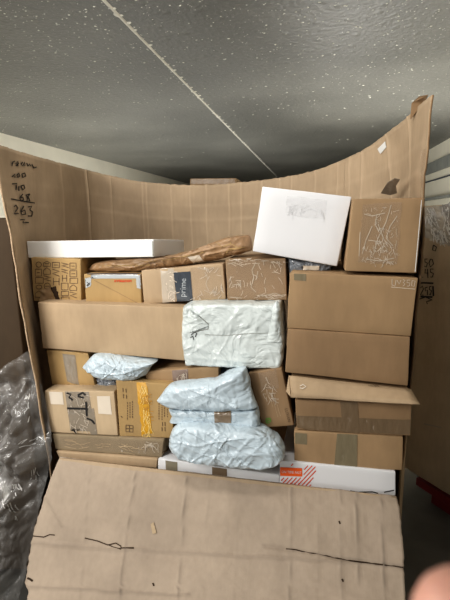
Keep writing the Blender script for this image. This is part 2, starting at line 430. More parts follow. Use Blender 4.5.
def wall_panel(name, u0, u1):
    vs = []; wr = []; nr = 70; us = []
    u = u0
    while u < u1: us.append(u); u += .9
    us.append(u1)
    for j in range(nr+1):
        t = j/nr*1.0
        for u in us:
            p = wall_point(u, t); q = wall_point(min(u+1, 432), t); r = wall_point(max(u-1, -6), t)
            d = (q-r); n = Vector((d.y, -d.x, 0)).normalized()       # towards the inside
            if n.dot(EYE-p) < 0 and u > 60: n = -n
            c = 0; a = 0
            for cu, am in CREASE:
                e = math.exp(-((u-cu-.8*nz(t*9, cu))/.7)**2); c += e; a += am*e
            hz = .30 + .02*nz(u*.02, 2); e = 0
            for hz, ww in ((.10, .5), (.17, 1), (.36, .8)):
                e = math.exp(-((t-hz-.01*nz(u*.02, hz))/.006)**2)*ww*(1 if u > 80 else .6); c += e*.6; a += .002*e
            a += .006*nz(u*.03, t*5, 2) + .003*nz(u*.1, t*14, 5)
            vs.append(p + n*a); wr.append(min(1, c*.3))
    w = len(us); fs = []
    for j in range(nr):
        for i in range(w-1): q = j*w+i; fs.append((q, q+w, q+w+1, q+1))
    # short straight skirt down to the pallet
    b = len(vs)
    for i in range(w): p = vs[nr*w+i]; vs.append(Vector((p.x, p.y, .13))); wr.append(0)
    for i in range(w-1): fs.append((nr*w+i, b+i, b+i+1, nr*w+i+1))
    o = link(name, vs, fs, M['wall'], PB, wear=wr)
    o.data.materials.append(M['cut'] if u0 < 300 else M['kraft_d'])  # right panel's cut edge coloured darker to carry its shade
    mid = o.data.polygons[len(o.data.polygons)//2]
    m = o.modifiers.new('board', 'SOLIDIFY'); m.thickness = .0045
    mc = mid.center + Vector(PB['_o']); m.offset = -1 if mid.normal.dot(EYE-mc) > 0 else 1; m.material_offset_rim = 1
    return o
PB = bpy.data.objects.new('pallet_box', None); C.objects.link(PB); PB.location = (-.35, 1.65, .0); PB['_o'] = (-.35, 1.65, .0)
tag(PB, 'tall open corrugated pallet box filled with parcels, front flap folded down', 'pallet box')
WL = wall_panel('side_panel', -6, 86); WB = wall_panel('back_panel', 86, 345); WR = wall_panel('side_panel', 345, 432)
# folded front flap
FTL, FTR = (59, 455), (397, 494)
def flap():
    nx, ny = 150, 110; vs = []; wr = []
    wtop = (P(*FTR, 1.2)-P(*FTL, 1.2)).length; wb = (P(407, 600, 1.2)-P(26, 600, 1.2)).length
    Yb = 1.2*wtop/wb*1.01
    def left(v): 
        K_ = [(455,59),(470,54),(500,43.5),(530,34),(560,29),(583,25),(590,28),(600,27),(660,24)]
        for (a, b), (c, d) in zip(K_, K_[1:]):
            if v <= c: return b+(d-b)*(v-a)/(c-a)
        return 24
    def right(v):
        K_ = [(480,396),(494,397),(510,400),(556,404),(570,404),(600,406),(670,410)]
        for (a, b), (c, d) in zip(K_, K_[1:]):
            if v <= c: return b+(d-b)*(v-a)/(c-a)
        return 410
    VC = [(135,120,.9),(187,178,.9),(292,290,.7),(341,342,.6),(356,359,.9),(381,385,.9),(90,80,.25),(240,234,.2),(320,318,.25),(210,203,.25)]
    for j in range(ny+1):
        t = j/ny
        for i in range(nx+1):
            s = i/nx; vt = FTL[1] + (FTR[1]-FTL[1])*s + 1.2*math.sin(s*9)*.5 + .8*nz(s*14, 2)*(1-t)
            v = vt + (662-vt)*t
            u = left(v)*(1-s) + right(v)*s + (.8*nz(v*.2, s*2) if s in (0, 1) else 0)
            k = (v-vt)/(600-vt); Y = 1.2 + (Yb-1.2)*k
            p = P(u, v, Y); c = 0; a = 0
            # rounded shoulder where it folds over
            p.y -= .0; a += -.012*math.exp(-(t/.05))
            for ua, ub, w in VC:
                cu = ua + (ub-ua)*(v-472)/125
                e = math.exp(-((u-cu-.8*nz(v*.05, ua))/.8)**2); c += e*w; a += .004*e*w
            # transverse kinks
            l1 = 545 + (u-60)*.06 + 2.5*nz(u*.04, 3); e = math.exp(-((v-l1)/1.6)**2); a += .004*e; c += .35*e
            a += -.010*max(0, 1-abs(v-l1)/30)*max(0, 1-abs(u-150)/110)
            l2 = 547 + (u-270)*.15 + 1.2*nz(u*.1, 6); e = math.exp(-((v-l2)/1.5)**2)*(1 if u > 262 else 0); a -= .005*e; c += .3*e
            l3 = 588 + 2*nz(u*.05, 9) + (u-60)*.06; e = math.exp(-((v-l3)/1.3)**2)*(1 if u < 190 else 0); a += .004*e; c += .5*e
            # diagonal crease near the top corner
            dd = ((u-45)*.87 - (v-497)*.5); e = math.exp(-(dd/1.2)**2)*(1 if 497 < v < 527 else 0); a += .003*e; c += .4*e
            a += .009*nz(u*.018, v*.02, 2) + .0035*nz(u*.05, v*.05, 7) + .0012*nz(u*.2, v*.2, 7)
            nrm = Vector((0, -.6, .8)); vs.append(p + nrm*a); wr.append(min(1, c*.7))
    fs = [(j*(nx+1)+i, (j+1)*(nx+1)+i, (j+1)*(nx+1)+i+1, j*(nx+1)+i+1) for j in range(ny) for i in range(nx)]
    o = link('front_flap', vs, fs, M['flap'], PB, wear=wr); o.data.materials.append(M['cut'])
    m = o.modifiers.new('board', 'SOLIDIFY'); m.thickness = .007; m.offset = -1; m.material_offset_rim = 1
    pl = o.data.polygons[3000]
    if pl.normal.z < 0: o.data.flip_normals()
    return o
FL = flap()
strokes(FL, 'tear', [[(286,548.5),(296,549.5),(306,552),(320,554.5),(334,558),(350,561),(366,563),(382,565),(403,567)]], 1.1, M['tear'], .0015).parent = FL
strokes(FL, 'tear', [[(33,536),(44,537),(50,534.5),(55,535)]], 1.0, M['tear'], .0015).parent = FL
strokes(FL, 'tear', [[(85,538),(98,541),(108,545),(116,543),(121,546),(121,549),(113,547),(109,545)],[(121,548),(134,548)]], 1.1, M['tear'], .0015).parent = FL
strokes(FL, 'tear', [[(27.5,578),(30,579),(33,581)]], 2.2, M['tear'], .0015).parent = FL
for a in ((339,521),(342,579),(153,583)): strokes(FL, 'puncture', [[a,(a[0]+1,a[1]+3)]], 1.5, M['tear'], .0015).parent = FL
patch(FL, 'peeled_liner', [(151,524),(154,522),(157,533),(153,534)], M['kraft_p'], .003).parent = FL
for o in [c for c in bpy.data.objects if c.parent == FL]: pass
# front wall below the fold
fa, fb = P(*FTL, 1.2), P(*FTR, 1.2)
fw = [Vector((fa.x+(fb.x-fa.x)*i/20, 1.206, (fa.z+(fb.z-fa.z)*i/20)-.012 if j == 0 else .13)) for j in (0, 1) for i in range(21)]
o = link('front_panel', fw, [(i, i+21, i+22, i+1) for i in range(20)], M['wall'], PB, wear=[0]*42)
m = o.modifiers.new('board', 'SOLIDIFY'); m.thickness = .007; m.offset = 1
link('bottom_panel', box8(fa.x+.02, fb.x-.01, 1.24, 2.0, .635, .645), BF, M['kraft_d'], PB, smooth=False)
# torn corner, sticker, tape scrap on the right side
def sheet(parent, name, pts, Ys, mat, label=None, origin=None, th=.003):
    vs = [P(u, v, y) for (u, v), y in zip(pts, Ys)]
    o = link(name, vs, [tuple(range(len(pts)))], mat, parent, smooth=False, origin=origin)
    m = o.modifiers.new('t', 'SOLIDIFY'); m.thickness = th; m.offset = 0
    if label: o['label'] = label
    return o
sheet(PB, 'torn_corner', [(410.5,119),(412,103),(419,96.5),(428,95),(424,103)], [1.5,1.47,1.42,1.34,1.42], M['kraft_d'], 'darker folded-back torn corner of the rim')
patch(WR, 'sticker', [(378,149),(386,141),(387,147),(381,154)], M['white_label'], .003, label='small white torn sticker')
sheet(WR, 'tape_scrap', [(381,193),(387,183),(395,178),(400,179.5),(396,186),(397,193),(390,195)], [1.62,1.55,1.5,1.5,1.55,1.6,1.62], M['grey_t'], 'loose end of grey tape', th=.002)
patch(WR, 'edge_tape', [(422.5,150),(429,147),(427,208),(421,208)], M['clear2'], .003, jag=1)
strokes(WL, 'edge_tape', [[(3,196),(9,220),(16,262),(24,312),(33,365)]], 1.0, M['cut'], .002)
# handwriting on the side
HW = [
 [(11,163),(11,166),(12,162),(14,161)], [(15,164),(17,161),(17,166),(15,166),(18,163)], [(22,162),(20,164),(22,166),(24,162),(24,166)], [(26,163),(27,166),(29,164),(30,166),(31,164),(33,168),(36,167)],
 [(11,177),(14,174),(14,177.5)], [(16,175),(18,173),(19,176),(17,177.5),(16,175)], [(21,174),(24,173),(25,176),(22,177.5),(21,174)],
 [(11,184),(16,183.5),(15,190)], [(18,186),(18,191)], [(20,186),(23,185),(24,188),(22,190),(20,186)], 
 [(22,194),(19,198),(20,201),(23,200),(22,197),(20,198)], [(29,194),(25,195),(28,198),(29,201),(26,201),(27,197),(29,194)],
 [(10,199),(20,201),(34,203)],
 [(13,207),(15,205),(17,208),(13,214),(18,213.5)], [(23,206),(20,211),(21,215),(25,214),(24,210),(20,212)], [(27,207),(31,206),(29,210),(32,212),(31,216),(27,216)],
 [(19,220),(24,219.5),(22,222.5),(28,222.5)]]
strokes(WL, 'handwriting', HW, 1.1, M['ink'], .003)

# ================================================================ the parcels
G_top = None
# --- top layer
c1 = P(153.4, 239.3, 1.33); c2 = P(153.4, 257, 1.33); l1 = P(26.7, 241.3, 1.36); l2 = P(28.2, 258, 1.36)
r1 = P(184, 240, 1.66); r2 = P(184, 250.5, 1.66)
r2.z = r1.z-(c1.z-c2.z)
bk1 = l1 + (r1-c1); bk2 = l2 + (r2-c2)
vs, fs = hexa([l1, c1, c2, l2, bk1, r1, r2, bk2], amp=.001, seed=5, bev=.002)
fb_ = link('flat_box', vs, fs, M['foam'], origin=((l1+r1)/2).xy.to_3d() + Vector((0, 0, c2.z)))
tag(fb_, 'long flat white box lying on the doodle-printed carton', 'box')
strokes(fb_, 'corner_edge', [[(152.4,241),(153,256)]], .7, M['greyband'], .0008)
DB = carton('doodle_box', 'small kraft box printed with dark line doodles', [(30.7,257.2),(80.5,259),(81.3,303),(33.6,301.3)], 1.34, .30, M['kraft_y'])
dl = []
random.seed(3)
for ci, x0 in enumerate((36.5, 44.5, 53.5, 62.5, 71)):
    y = 261 + random.random()*2; x0 -= 1
    while y < 297:
        k = random.random(); w = random.uniform(6, 8); h = random.uniform(4, 7.5)
        if 39+5 < x0 < 60 and y > 284: break
        if k < .35: dl.append([(x0,y),(x0+w,y),(x0+w,y+h),(x0,y+h),(x0,y)])
        elif k < .55: dl.append([(x0+w/2+w/2.4*math.cos(a), y+h/2+h/2.2*math.sin(a)) for a in [q*math.pi/4 for q in range(9)]])
        elif k < .75: dl.append([(x0,y),(x0+w,y+h*.3),(x0,y+h*.6),(x0+w,y+h)])
        elif k < .9: dl.append([(x0,y+h),(x0,y+h*.4),(x0+w/2,y),(x0+w,y+h*.4),(x0+w,y+h),(x0,y+h)])
        else: dl += [[(x0+1,y),(x0+1,y+h)],[(x0+w-1,y),(x0+w-1,y+h)],[(x0+1,y+h/2),(x0+w-1,y+h/2)]]
        if random.random() < .5: dl.append([(x0+1.5,y+h*.5),(x0+w-1.5,y+h*.5)])
        y += h + 1.5
strokes(DB, 'doodle_print', dl, .7, M['ink2'], .001)
patch(DB, 'torn_flap', [(42,290),(50,287),(56,302),(40,301)], M['kraft'], .004, lift=.01)
patch(DB, 'torn_hole', [(51,287.5),(56,286),(61,302),(56.5,302)], M['tear'], .0012, jag=2.5)

EB = carton('sealed_carton', 'kraft carton edged with silver tape and small red print', [(83.7,274),(140,274.2),(141.8,305.6),(86,303.2)], 1.33, .30, M['kraft_y'], amp=.001)
patch(EB, 'silver_tape', [(84,274.6),(140,274.6),(140,278.4),(84,278.6)], M['silver'], .0012)
patch(EB, 'silver_tape', [(84,278),(91.5,278),(91,286),(85,288.5)], M['silver'], .0014, jag=1)
patch(EB, 'silver_tape', [(136,278),(140.3,278),(140.6,288.8),(137,288)], M['silver'], .0014, jag=.6)
strokes(EB, 'lid_edge', [[(84,274),(140,274)]], .9, M['blue'], .0014)
text(EB, 'red_print', 'xvtaaoon', 123, 280.6, 3.2, 0, M['red'], .0014, sx=1.05, bold=.02)
strokes(EB, 'cutter_mark', [[(87,282),(90,284.5),(87.5,286)],[(87,285.5),(90.5,282.5)]], .7, M['ink'], .002)
strokes(EB, 'paper_seam', [[(94,280),(118,292.5),(141,305)]], .45, M['kraft_d'], .001)

AB = carton('taped_carton', 'kraft carton banded by dark printed tape beside pale crinkled tape', [(141,270.5),(223,263.6),(225.8,299.3),(144,303.8)], 1.33, .32, M['kraft_l'])
patch(AB, 'pale_tape', [(160.5,269),(173.8,268),(175.5,301.5),(162.5,302.5)], M['paleT'], .0012, jag=.5)
dt = patch(AB, 'dark_tape', [(173.6,272.5),(190.5,271.3),(193,300.4),(177,301.5)], M['navy'], .0016)
text(AB, 'tape_print', 'prime', 183.3, 287.5, 6, -87, M['silver'], .0025, sx=.95)
patch(AB, 'clear_tape', [(190.5,268),(221,266),(222,297),(193,299.5)], M['clear2'], .001, jag=1)
strokes(AB, 'tape_crease_glint', [[(205,272),(208,278),(206,284),(209,291)],[(200,268),(207,270),(214,267)],[(204,290),(211,293),(216,291)]], .7, M['paleT'], .002)

TB = carton('glossy_taped_carton', 'brown carton covered in shiny clear tape under the tall white box', [(225.3,259.8),(285.6,258.4),(287,300.2),(227.2,300.3)], 1.32, .2, M['kraft_d'], taper=1)
patch(TB, 'clear_tape', [(226,260.5),(285,259),(286,299),(228,299)], M['clear2'], .0012, nx=14, ny=12)
strokes(TB, 'tape_crease_glint', [[(256,262),(252,270),(254,278),(251,287),(256,292)],[(258,271),(256,280)],[(232,285),(241,284)],[(240,280),(241,289)],[(228,264),(236,262)],[(262,296),(275,293),(283,296)],[(230,297),(242,298)]], .8, M['paleT'], .002)

KE = pillow('padded_envelope', 'crumpled brown paper mailer lying over the small cartons', [(87.5,270),(93,264),(102,261),(130,258),(165,256.5),(185,252),(205,246),(218,241),(229,236.5),(249,234.5),(252.5,243),(252,250.5),(240,254),(226,258),(199,263),(170,268),(138,271.3),(105,272)], 1.40, .05, .05, M['paper'], cat='envelope', A=.005, fr=(8, 26), seed=3, p=2.2)
crinkle(AB, [(192,268),(222,266),(223,297),(194,299)], 26, 1)
crinkle(AB, [(161,270),(173,269),(175,301),(163,302)], 26, 2, w=.8, L=(2, 6))
crinkle(TB, [(229,262),(283,260),(284,298),(230,299)], 34, 3, w=.42)
crinkle(TB, [(227,260),(285,258.5),(285,263),(227,264)], 22, 4, ang=5, L=(3, 8))
crinkle(TB, [(229,295),(284,295),(284,299),(229,299.5)], 18, 5, ang=-5, L=(3, 8))
patch(KE, 'pale_tape', [(187,257),(199,255),(204.5,261.5),(195,264)], M['label'], .0015)
strokes(KE, 'paper_fold', [[(228,236),(231,244),(238,248),(229,249),(224,256)],[(231,244),(222,247),(216,242)],[(230,250),(245,247)],[(140,262),(172,259),(205,252)],[(100,266),(150,265)]], .8, M['kraft_y'], .0012)
GM = pillow('grey_mailer', 'grey plastic mailer with white label poking out under the tall white box', [(287,258),(332,262),(331,272.6),(289,272.4)], 1.35, .03, .05, M['bag_g'], A=.004, seed=8)
patch(GM, 'address_label', [(303,265.5),(319,266),(319,270),(303,269.6)], M['label'], .002)

WBx = carton('white_box', 'large plain white box standing tilted on top of the pile', [(262.4,186.6),(351.8,196.8),(337,266.3),(252.6,251.2)], 1.30, .30, M['whiteb'], amp=.0008, taper=.97, shift=(0, .0))
patch(WBx, 'clear_tape', [(287,196),(327,200),(325,219),(286,215)], tape_mat('clear_tape_on_white', (.66,.655,.66), .12, .1), .0012, jag=1)
KT = carton('corner_carton', 'kraft carton with crisscrossed crinkled tape beside the tall white box', [(352.9,198.8),(424,197.8),(416.8,273.4),(344.8,271)], 1.25, .30, M['kraft'], taper=.93)
patch(KT, 'clear_tape', [(363,204),(402,202),(397,264),(358,262)], M['clear2'], .0012, nx=14, ny=14, jag=1.5)
strokes(KT, 'tape_crease_glint', [[(364,214),(372,216),(385,213)],[(391,205),(386,222),(378,238),(374,252)],[(372,226),(366,240),(362,254)],[(378,224),(384,240),(391,246)],[(360,232),(359,256)],[(397,216),(390,226),(386,238),(393,246)],[(368,240),(382,242)],[(366,259),(380,261),(394,258)],[(377,214),(375,224),(379,231)]], .9, M['paleT'], .002)
crinkle(KT, [(366,207),(398,205),(396,264),(362,262)], 90, 6, w=.33, L=(2, 6))
crinkle(KT, [(372,240),(396,241),(395,266),(364,265)], 60, 7, w=.33, L=(2, 5))
strokes(KT, 'tape_edge', [[(421.5,200),(415,272)]], .8, M['white_label'], .0015)

# --- right-hand column
B1 = carton('plain_carton', 'widest kraft carton with pale scribbled number, under the two tilted top boxes', [(290,272.6),(418.6,278),(411,336.4),(287.2,328.2)], 1.245, .42, M['kraft'])
crinkle(WBx, [(290,198),(326,200),(323,218),(288,214)], 24, 16, w=.4, mat=M['whiteb'])
strokes(B1, 'scribbled_number', [[(392,279),(392,285),(395,286),(396,280)],[(397,280),(399,284),(401,280)],[(403,279.5),(405,280.5),(403,282.5),(405,284),(403,286)],[(410,280),(407,280),(407,282.5),(410,283),(409,286),(407,286)],[(412,280.5),(415,281),(414,286.5),(411.5,285.5),(412,280.5)],[(391,287),(415,289)]], .6, M['pencil'], .0012)
patch(B1, 'tape_piece', [(294,273.5),(306,274),(306,281),(294,280)], M['olive'], .0012)
B2 = carton('plain_carton', 'unmarked kraft carton directly beneath the scribble-numbered one', [(287.8,329),(410.6,337),(408,386),(285.4,372.2)], 1.24, .42, M['kraft_d'])
B3 = carton('open_flap_carton', 'shallow kraft carton whose front flap sticks out', [(291,376),(409.5,389.5),(411,402),(293,398)], 1.245, .38, M['kraft_d'])
fl = [P(289,375.5,1.238), P(411,388.8,1.238), P(420,404.2,1.18), P(290.5,397.3,1.215)]
nn = 16; fv = []
for j in range(5):
    for i in range(nn+1):
        s, t = i/nn, j/4; a = fl[0].lerp(fl[1], s); b = fl[3].lerp(fl[2], s); p = a.lerp(b, t); p.y += .003*nz(s*5, t*2); fv.append(p)
o = link('front_flap', fv, [(j*(nn+1)+i, (j+1)*(nn+1)+i, (j+1)*(nn+1)+i+1, j*(nn+1)+i+1) for j in range(4) for i in range(nn)], M['kraft_l'], B3)
m = o.modifiers.new('t', 'SOLIDIFY'); m.thickness = .004
FR3 = o
sheet(B3, 'side_flap', [(289,375),(291,397),(286.5,391.5)], [1.238,1.215,1.23], M['kraft_l'])
BV[FR3.name] = BVHTree.FromPolygons(fv, [tuple(p.vertices) for p in FR3.data.polygons])
strokes(FR3, 'printed_mark', [[(300,386),(303,384.5),(306,386.5),(303,388.5),(300,388)]], 1.0, M['label'], .003)
strokes(FR3, 'dark_marks', [[(369,383),(373,386.5)],[(372,383.5),(376,387)],[(375,384),(379,387)]], .7, M['ink2'], .003)
B4 = carton('crosstaped_carton', 'kraft carton with darker tape band across its lower half', [(295,399.6),(412,403.4),(410.8,436.4),(296.7,429.4)], 1.235, .40, M['kraft_d'])
patch(B4, 'tape_band', [(296.7,415.5),(411.4,420),(410.6,435),(297,428.8)], M['brown'], .001, nx=14)
patch(B4, 'vertical_tape', [(340,401.5),(357.5,402),(359.5,433),(343,431.5)], M['brown'], .0016)
B5 = carton('lowest_carton', 'kraft carton with short upright tape resting on the orange-striped box', [(294,430.8),(403.3,437),(402.3,470.4),(294,466)], 1.23, .40, M['kraft'])
patch(B5, 'vertical_tape', [(337,433.5),(357.5,434.5),(357,468),(334,467)], M['olive'], .0012)
patch(B5, 'tape_piece', [(295,432.5),(307,433.5),(307,444.5),(295,443.5)], M['olive'], .0012)
SB = carton('striped_box', 'white flat box with orange diagonal stripes and orange sticker at one end', [(279.5,460.5),(395.7,472),(395.7,496),(279.5,489)], 1.222, .35, M['whiteb'], amp=.0006)
sl = []
def clipseg(a, b): return [a, b]
for k in range(9):
    x = 279.5 + k*4.2
    # stripes lean from lower left to upper right, filling a wedge at the box end
    y0 = 491; xt = x - 2; y1 = 461.5 + (x-280)*.10
    sl.append([(x - 14 + 14, y0 - max(0, 0)), (x + 12 if x+12 < 319 else 319, y1 + 6)])
sl = []
for k in range(-3, 9):
    xb = 281 + k*4.2; pa = None
    pts = []
    for q in range(30):
        y = 489.5 - q; x = xb + q*.95
        lim = 318 - max(0, (y-466))*.35
        if 280.5 < x < lim and y > 462 + (x-280)*.1 and not (279 < x < 303.5 and 466 < y < 477): pts.append((x, y))
        elif pts:
            if len(pts) > 2: sl.append([pts[0], pts[-1]])
            pts = []
    if len(pts) > 2: sl.append([pts[0], pts[-1]])
strokes(SB, 'diagonal_stripes', sl, 1.0, M['red'], .001)
st = patch(SB, 'orange_sticker', [(280.3,467),(302,468),(302.3,476.3),(280.3,475.6)], M['orange'], .0014)
text(SB, 'sticker_lettering', 'ON TIME FAST', 291.5, 472, 2.6, 3, M['whiteb'], .0022, sx=.85)
strokes(SB, 'torn_print', [[(350,490.5),(358,492),(372,491.5),(378,493)],[(384,492),(394,490)]], 1.1, M['ink'], .0014)
# --- middle
KL = carton('long_carton', 'long plain pale kraft carton lying under the doodle-printed box', [(37.5,302.3),(184.2,307.6),(184.6,361),(43,348)], 1.28, .35, M['kraft_l'])
BG = pillow('wrapped_parcel', 'big box-shaped parcel in white plastic with folded ends', [(184.5,304.5),(190,302.5),(230,302),(262,302.3),(280.6,301.5),(283,318),(285,342),(283.5,358),(282,366),(250,365.5),(215,364.5),(187,363),(184.5,350),(183,332)], 1.29, .035, .22, M['bag'], cat='parcel', A=.003, fr=(4, 9), seed=11, p=34, nr=60, na=200, crumple=.7)
strokes(BG, 'plastic_seam', [[(205,334.6),(225,335.5),(250,333.5),(268,333)]], .6, M['greyband'], .0006)
def fold(o, name, q, mat, lift):
    vs = []; n = 10
    for j in range(n+1):
        for i in range(n+1):
            s, t = i/n, j/n; u, v = bil(q, s, t)
            vs.append(hit(o, u, v, .002 + lift*math.sin(s*math.pi)*(1-.4*t) + .002*nz(u*.3, v*.3)))
    return link(name, vs, [(j*(n+1)+i, (j+1)*(n+1)+i, (j+1)*(n+1)+i+1, j*(n+1)+i+1) for j in range(n) for i in range(n)], mat, o)
fold(BG, 'end_fold', [(273.5,306),(279.5,303.5),(283.5,341.5),(267,341.5)], M['bag'], .010)
fold(BG, 'end_fold', [(190,309.5),(199,316),(209,325.5),(186,333)], M['bag'], .010)
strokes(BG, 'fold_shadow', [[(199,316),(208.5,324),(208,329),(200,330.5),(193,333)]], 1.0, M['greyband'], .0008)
strokes(BG, 'dark_print', [[(191,335),(194,332.5),(196.5,333),(195.5,337)],[(190.5,337.5),(193,336),(193.5,339.5)]], .8, M['ink'], .0015)
SK = carton('brown_taped_carton', 'kraft carton with upright brown tape, nearest the white-blue pouch', [(46,349.8),(88,353.5),(95,385.6),(52,385)], 1.29, .30, M['kraft_y'])
patch(SK, 'brown_tape', [(62,351),(75,352),(79,385.4),(68,385.2)], M['grey_t'], .0012)
B_2 = pillow('pale_pouch', 'small pale blue plastic pouch with pointed ends on the cartons', [(83,366.8),(88,360),(94,354),(104,353.3),(125,357),(150,360),(157.5,361),(152,366),(147,374.5),(138,378),(120,379),(104,378),(94,374)], 1.27, .045, .06, M['bag_b'], A=.005, fr=(10, 20), seed=21)
B_3 = pillow('grey_pouch', 'dark grey plastic bag squeezed behind the black-marked carton', [(97,377),(125,375),(121,390),(99,389)], 1.32, .03, .04, M['bag_g'], A=.006, seed=31)
B_4 = pillow('grey_pouch', 'dark grey plastic bag tucked below the big white parcel', [(218,367),(250,365.5),(252,380),(222,381)], 1.33, .03, .04, M['bag_g'], A=.006, seed=33)
MK = carton('mauve_taped_carton', 'kraft carton with mauve tape on its corner below the big white parcel', [(145.3,371.6),(218.5,366),(218.8,381),(145.8,386)], 1.27, .16, M['kraft'], taper=1)
patch(MK, 'mauve_tape', [(172,370.4),(188,369.1),(188.6,382),(173,383.2)], M['purple'], .0012)
crinkle(MK, [(173,371),(188,370),(188,381),(173,382)], 16, 13, w=.5)
IT = carton('marked_carton', 'beige carton with black marks on grey tape and two pale labels', [(44.2,390.6),(114,391.6),(118,435.8),(48.6,432.3)], 1.235, .26, M['kraft_p'], amp=.001)
patch(IT, 'grey_tape', [(65,391.4),(89,391.8),(92,413),(68,413.5)], M['grey_t'], .001)
patch(IT, 'grey_tape', [(68,412),(94,408),(97.6,434.4),(71,433.5)], M['grey_t'], .0015)
patch(IT, 'pale_label', [(49,391.5),(62.5,392),(64,404.5),(51,404)], M['label'], .001)
patch(IT, 'pale_label', [(97,396),(110,396),(112,414.5),(98.5,413.5)], M['label'], .001)
crinkle(IT, [(66,393),(89,393),(96,433),(71,432)], 34, 12, w=.4)
strokes(IT, 'black_mark', [[(67.5,408),(88,408.6)],[(86.3,401.5),(87.2,416)]], 1.9, M['ink'], .0025)
for g_ in ([[(67,393),(71,394),(69.5,397),(73,400)]], [[(78,395),(83,392.5),(86,395)],[(78,396),(84,397.5)]], [[(87,418),(92,420),(95,423.5)]], [[(73,429),(76,434)]]): strokes(IT, 'black_mark', g_, 1.7, M['ink'], .0025)
TL_ = carton('flat_carton', 'thin greyish kraft carton under the black-marked one', [(52,434.2),(164,439.8),(161.8,457.4),(55.6,449.3)], 1.23, .34, M['kraft_g'], taper=1)
patch(TL_, 'clear_tape', [(60,436.5),(163,441.5),(161,455),(60,447)], M['clear'], .001, nx=16)
strokes(TL_, 'tape_crease_glint', [[(146,441.5),(152,444),(158,443)],[(148,445),(156,447)]], .8, M['paleT'], .0018)
crinkle(TL_, [(62,437),(160,442),(159,455),(62,447)], 26, 10, w=.4, ang=3, L=(4, 14), mat=M['kraft_p'])
crinkle(TL_, [(140,441),(162,442),(160,448),(140,447)], 14, 11)
TL2 = carton('flat_carton', 'thinnest kraft carton, lowest of its stack, edging over the folded flap', [(56,451.2),(157.5,459),(156.5,468.5),(60,459)], 1.222, .34, M['kraft_l'], taper=1)
YB = carton('yellow_taped_carton', 'kraft carton with yellow tape stripe and printed text columns', [(115.9,380),(172,384.5),(173.5,438.2),(119.3,436.2)], 1.24, .30, M['kraft_y'], amp=.001)
patch(YB, 'yellow_tape', [(136.5,382),(146.5,382.5),(153,437.2),(142,436.8)], M['yellow'], .0012, jag=1.2, ny=14)
crinkle(YB, [(137,384),(146,384),(152,436),(142.5,436)], 40, 8, w=.5, ang=90, mat=plain('light_yellow_crease', (.85, .62, .22), .3, .6, 5, 0, 0))
crinkle(YB, [(137,384),(146,384),(152,436),(142.5,436)], 24, 9, w=.6, ang=0, L=(3, 8), mat=plain('deep_yellow_crease', (.45, .22, .02), .3, .6, 5, 0, 0))
pr = []
for (x0, y0, y1) in ((127.5,402,419),(130,402,418),(132.5,401,418),(159,403,418),(162,404,419),(164.5,405,417),(167.5,404,416)):
    y = y0
    while y < y1: k = random.uniform(1, 2.2); pr.append([(x0,y),(x0+.1,y+k)]); y += k+.9
for (x0, y0) in ((123,388),(126,388.5),(123.5,394),(126.5,394.5),(162,427),(165,427),(162.5,422),(165,422)): pr.append([(x0,y0),(x0+.2,y0+4)])
pr += [[(126,425),(133,425.5),(133,432),(126,431.5),(126,425)],[(129.5,425),(129.5,431.5)],[(126,428.5),(133,428.5)],[(121,416),(122.5,417.5)]]
strokes(YB, 'printed_text', [l for l in pr if l[0][0] < 145], .75, M['ink2'], .001)
strokes(YB, 'printed_text', [l for l in pr if l[0][0] >= 145], .75, M['ink2'], .001)
B3A = pillow('poly_mailer', 'pale blue plastic mailer with pointed corner, topmost of the soft pile', [(157.3,400.5),(163,392),(170,383.5),(190,381),(216,379),(226,373),(234,369.5),(246,367.5),(250,380),(253.5,396),(258.3,406.5),(250,409.5),(216,410.5),(190,409),(170,407.5)], 1.215, .035, .05, M['bag_b'], group='pale blue mailers piled in the middle', A=.005, fr=(4, 9), seed=41, p=3.5, crumple=.6)
B3B = pillow('poly_mailer', 'flat pale blue mailer with a brown tape square', [(169,408),(190,407),(216,408),(250,408),(258.5,408),(260.5,424),(245,423.5),(216,423),(185,421.5),(170,420.5),(173,415)], 1.225, .03, .05, M['bag_b'], group='pale blue mailers piled in the middle', A=.004, fr=(6, 14), seed=45, p=9, crumple=.4)
patch(B3B, 'brown_tape', [(214,410.3),(231,411),(231.3,422.8),(214.7,422.3)], M['brown'], .0025)
B5B = pillow('poly_mailer', 'bulging wrinkled pale blue mailer resting on the long white box', [(170,438),(173,428),(180,422.5),(200,422),(225,425),(250,426.5),(268,433),(281,441),(285.3,449),(284,458),(278,463),(262,466),(240,464.5),(216,461.5),(195,458.5),(180,455.5),(172,450),(169.5,445)], 1.19, .04, .08, M['bag_b'], group='pale blue mailers piled in the middle', A=.0042, fr=(8, 17), seed=51, p=7, crumple=1.2, na=200, nr=46)
TK = carton('leaning_carton', 'kraft carton leaning sideways with green recycling print', [(248.5,373.2),(281.8,368.3),(294,425.5),(263,428)], 1.245, .26, M['kraft_d'], taper=1)
patch(TK, 'clear_tape', [(258,371),(276,369),(279,388),(262,390)], M['clear2'], .0012, jag=.8)
crinkle(TK, [(258,373),(276,371),(281,400),(264,400)], 22, 14, w=.4)
strokes(TK, 'green_print', [[(266,421.5),(266.5,418.5),(270,418),(271,421),(268,423),(266,421.5)],[(267,421),(270,419.5)]], 1.0, M['green'], .0012)
strokes(TK, 'printed_lines', [[(271,392),(278,417)],[(273.5,391.5),(280.5,416)],[(269,394),(273,407)]], .45, M['kraft_l'], .0012)
text(TK, 'printed_lettering', 'LUXAN', 287.5, 415, 3.0, 76, M['ink2'], .0014)
